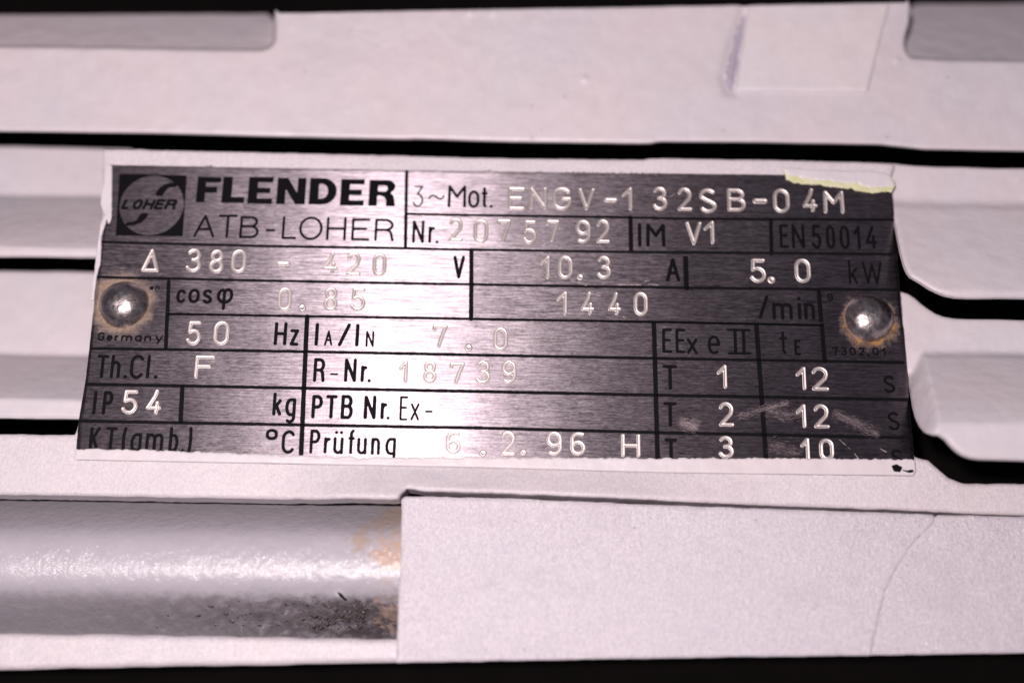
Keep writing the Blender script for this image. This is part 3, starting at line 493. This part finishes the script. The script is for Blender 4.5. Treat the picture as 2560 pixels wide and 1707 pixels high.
# heavy display letters of the maker's name
BD = {'F': [[(0, 0), (.37, 0), (.37, .37), (.86, .37), (.86, .61), (.37, .61), (.37, .78), (1, .78), (1, 1), (0, 1)]],
 'L': [[(0, 0), (1, 0), (1, .23), (.43, .23), (.43, 1), (0, 1)]],
 'E': [[(0, 0), (1, 0), (1, .2), (.38, .2), (.38, .4), (.9, .4), (.9, .6), (.38, .6), (.38, .8), (1, .8), (1, 1), (0, 1)]],
 'N': [[(0, 0), (.3, 0), (.3, .58), (.66, 0), (1, 0), (1, 1), (.71, 1), (.71, .42), (.36, 1), (0, 1)]],
 'D': [[(0, 0), (.42, 0)]+arc(.45, .5, .55, .5, -90, 90, 18)+[(0, 1)], [(.34, .22), (.44, .22)]+arc(.44, .5, .24, .28, -90, 90, 12)+[(.34, .78)]],
 'R': [[(0, 0), (.32, 0), (.32, .4), (.45, .4), (.6, .34), (.66, .2), (.66, 0), (1, 0), (1, .05), (.96, .28), (.93, .4), (.82, .5)]+arc(.66, .755, .33, .245, -50, 90, 12)+[(0, 1)], [(.34, .56), (.6, .56)]+arc(.6, .675, .1, .115, -90, 90, 8)+[(.34, .79)]]}
parts = []
for ch, u0, u1, v0, v1 in BOLD:
    pls = [[(u0+(u1-u0)*x, v0+(v1-v0)*y) for x, y in q] for q in BD[ch]]
    parts.append(ink(sdf_xor(pls), (u0-.2, u1+.2, v0-.2, v1+.2)))
link('printed_word', parts, [M_ink], plate)['label'] = 'heavy black printed name in capitals'
# logo
sq = sdf_poly(list(LOGO['square'])); cu, cv = LOGO['c']
def sd_logo(U, V):
    q = np.sqrt(((U-cu)/LOGO['rx'])**2+((V-cv)/LOGO['ry'])**2); circ = (q-1)*LOGO['ry']
    d = np.maximum(sq(U, V), -circ)
    sw = np.minimum(sdf_poly(chaikin(list(LOGO['sw1'])))(U, V), sdf_poly(chaikin(list(LOGO['sw2'])))(U, V))
    for (ch, u0, u1, v0, v1) in LOGO['text']:
        sw = np.minimum(sw, sdf_lines(strokes(ch, u0, u1, v0, v1, .25, .5), .25)(U, V))
    return np.minimum(d, sw)
link('logo', [ink(sd_logo, bounds(LOGO['square'], .3))], [M_ink], plate)['label'] = 'black square emblem with a metal disc'
# rules between the fields
for pts, hw in RULES:
    hw = hw*1.15+.02
    f = sdf_lines([list(pts)], hw); g = lambda U, V, f=f: np.maximum(f(U, V)+.03*vnoise(U, V, 1.7, 5), pl(U, V)+.1)
    link('rule_line', [sheet_data(g, bounds(pts, hw+.2), .13, lambda U, V, S: h_plate(U, V)+H_INK-.008)], [M_ink], plate)
# stamped characters: a rounded groove with raised lips
for ch, u0, u1, v0, v1 in STAMPED:
    hw = .34 if ch not in '.-' else min(v1-v0, u1-u0)/2
    u0 += random.uniform(-.05, .05); s = sdf_lines(strokes(ch, u0, u1, v0, v1, hw), hw)
    def h(U, V, S, hw=hw):
        d = np.clip(1+S/hw, 0, 1); lip = np.where(d < .64, .012+.10*(d/.64)**2, .112+.04*np.sin((d-.64)/.36*np.pi*.5)-.16*((d-.64)/.36)**1.6)
        return h_plate(U, V)+H_STAMP+lip
    link('stamped_character', [sheet_data(s, (u0-.2, u1+.2, v0-.2, v1+.2), .075, h)], [M_stamp], plate)
# rivets
for k, (u, v) in enumerate(RIV):
    r = 4.0; prof = [(0, 2.5), (.8, 2.46), (1.6, 2.3), (2.4, 1.98), (3.05, 1.55), (3.55, 1.05), (3.9, .55), (4.08, .2), (4.14, .0), (4.08, -.3)]
    nseg = 48; cc = []; ff = []
    for a, (rr_, z) in enumerate(prof):
        for s_ in range(nseg):
            th = 2*math.pi*s_/nseg; q = rr_*(1+.02*math.sin(3*th+k)); cc.append((u+q*math.cos(th), -(z-.15+.04*math.sin(2*th+1)*min(1, rr_/2)), v+q*math.sin(th)))
    for a in range(len(prof)-1):
        for s_ in range(nseg):
            s2 = (s_+1) % nseg; ff.append((a*nseg+s_, (a+1)*nseg+s_, (a+1)*nseg+s2, a*nseg+s2))
    ob = link('rivet', [(np.array(cc), ff, [], [])], [M_riv], plate); ob['label'] = ['domed steel rivet with a pale stain round it', 'shiny domed steel rivet in a ring of orange rust'][k]
# paint lying over the plate
def daub(name, pts, matl, w, rag, parent=plate, cell=.2, rnd_=.12, clip=False):
    f0 = sdf_poly(list(pts)); f1 = lambda U, V: f0(U, V)+rag*vnoise(U, V, .8, 3)+rag*.8*vnoise(U, V, 2.4, 6)
    f = (lambda U, V: np.maximum(f1(U, V), pl(U, V)-.03)) if clip else f1
    return link(name, [sheet_data(f, bounds(pts), cell, lambda U, V, S: h_plate(U, V)+w-rounded(S, rnd_)+.03*vnoise(U, V, .7, 9), .3)], [matl], parent)
daub('paint_overlap', PSTRIP, M_strip, .15, .17, clip=True)['label'] = 'strip of white paint along the lower edge'
daub('paint_overlap', WEDGE, M_strip, .16, .05); daub('paint_overlap', EDGE, M_strip, .16, .05)
daub('primer_edge', BLOB2, M_yel, .22, .22)['label'] = 'yellowish chipped edge of the paint at the upper right corner'
daub('paint_overlap', BLOB, M_strip, .36, .16)
for q in CHIP: daub('paint_chip', q, M_ink, .26, .05, cell=.1, rnd_=.05)
for k, (u, v) in enumerate(FLECK):
    l = .35+.5*random.random(); q = [(u-l, v-.05), (u-l*.2, v+.12), (u+l, v+.05), (u+l*.6, v-.22), (u-.1, v-.15)]
    daub('paint_fleck', q, M_strip, .1, .06, cell=.09, rnd_=.06)
# scratches
for l in SCR:
    s = sdf_lines([list(l)], .055); f = lambda U, V, s=s: s(U, V)+.045*vnoise(U, V, 2.2, 2)
    d = sheet_data(f, bounds(l, .3), .05, lambda U, V, S: h_plate(U, V)+.014+np.clip(-S, 0, .05)*.5)
    if len(d[1]): link('scratch', [d], [M_scr], plate)
cc = []; ff = []
for path, wid, n in SMEAR:
    a = np.array(path); seg = np.diff(a, axis=0); L = np.hypot(seg[:, 0], seg[:, 1]); cum = np.concatenate([[0], np.cumsum(L)])
    for _ in range(n*5):
        s_ = random.random()*cum[-1]; i = min(np.searchsorted(cum, s_, 'right')-1, len(seg)-1); d = seg[i]/L[i]; q = a[i]+d*(s_-cum[i])
        q = q+np.array([-d[1], d[0]])*random.gauss(0, .33)*wid; th = math.atan2(d[1], d[0])+random.gauss(0, .22); l = random.uniform(.3, 1.6)
        e = np.array([math.cos(th), math.sin(th)]); m_ = np.array([-e[1], e[0]])*random.uniform(.004, .012); o = len(cc)
        for z in (q-e*l/2, q-m_, q+e*l/2, q+m_):
            cc.append((z[0], -(float(h_plate(z[:1], z[1:])[0])+.016), z[1]))
        ff.append((o, o+1, o+2, o+3))
ob = link('scuff_marks', [(np.array(cc), ff, [], [])], [M_scr], plate); ob['kind'] = 'stuff'
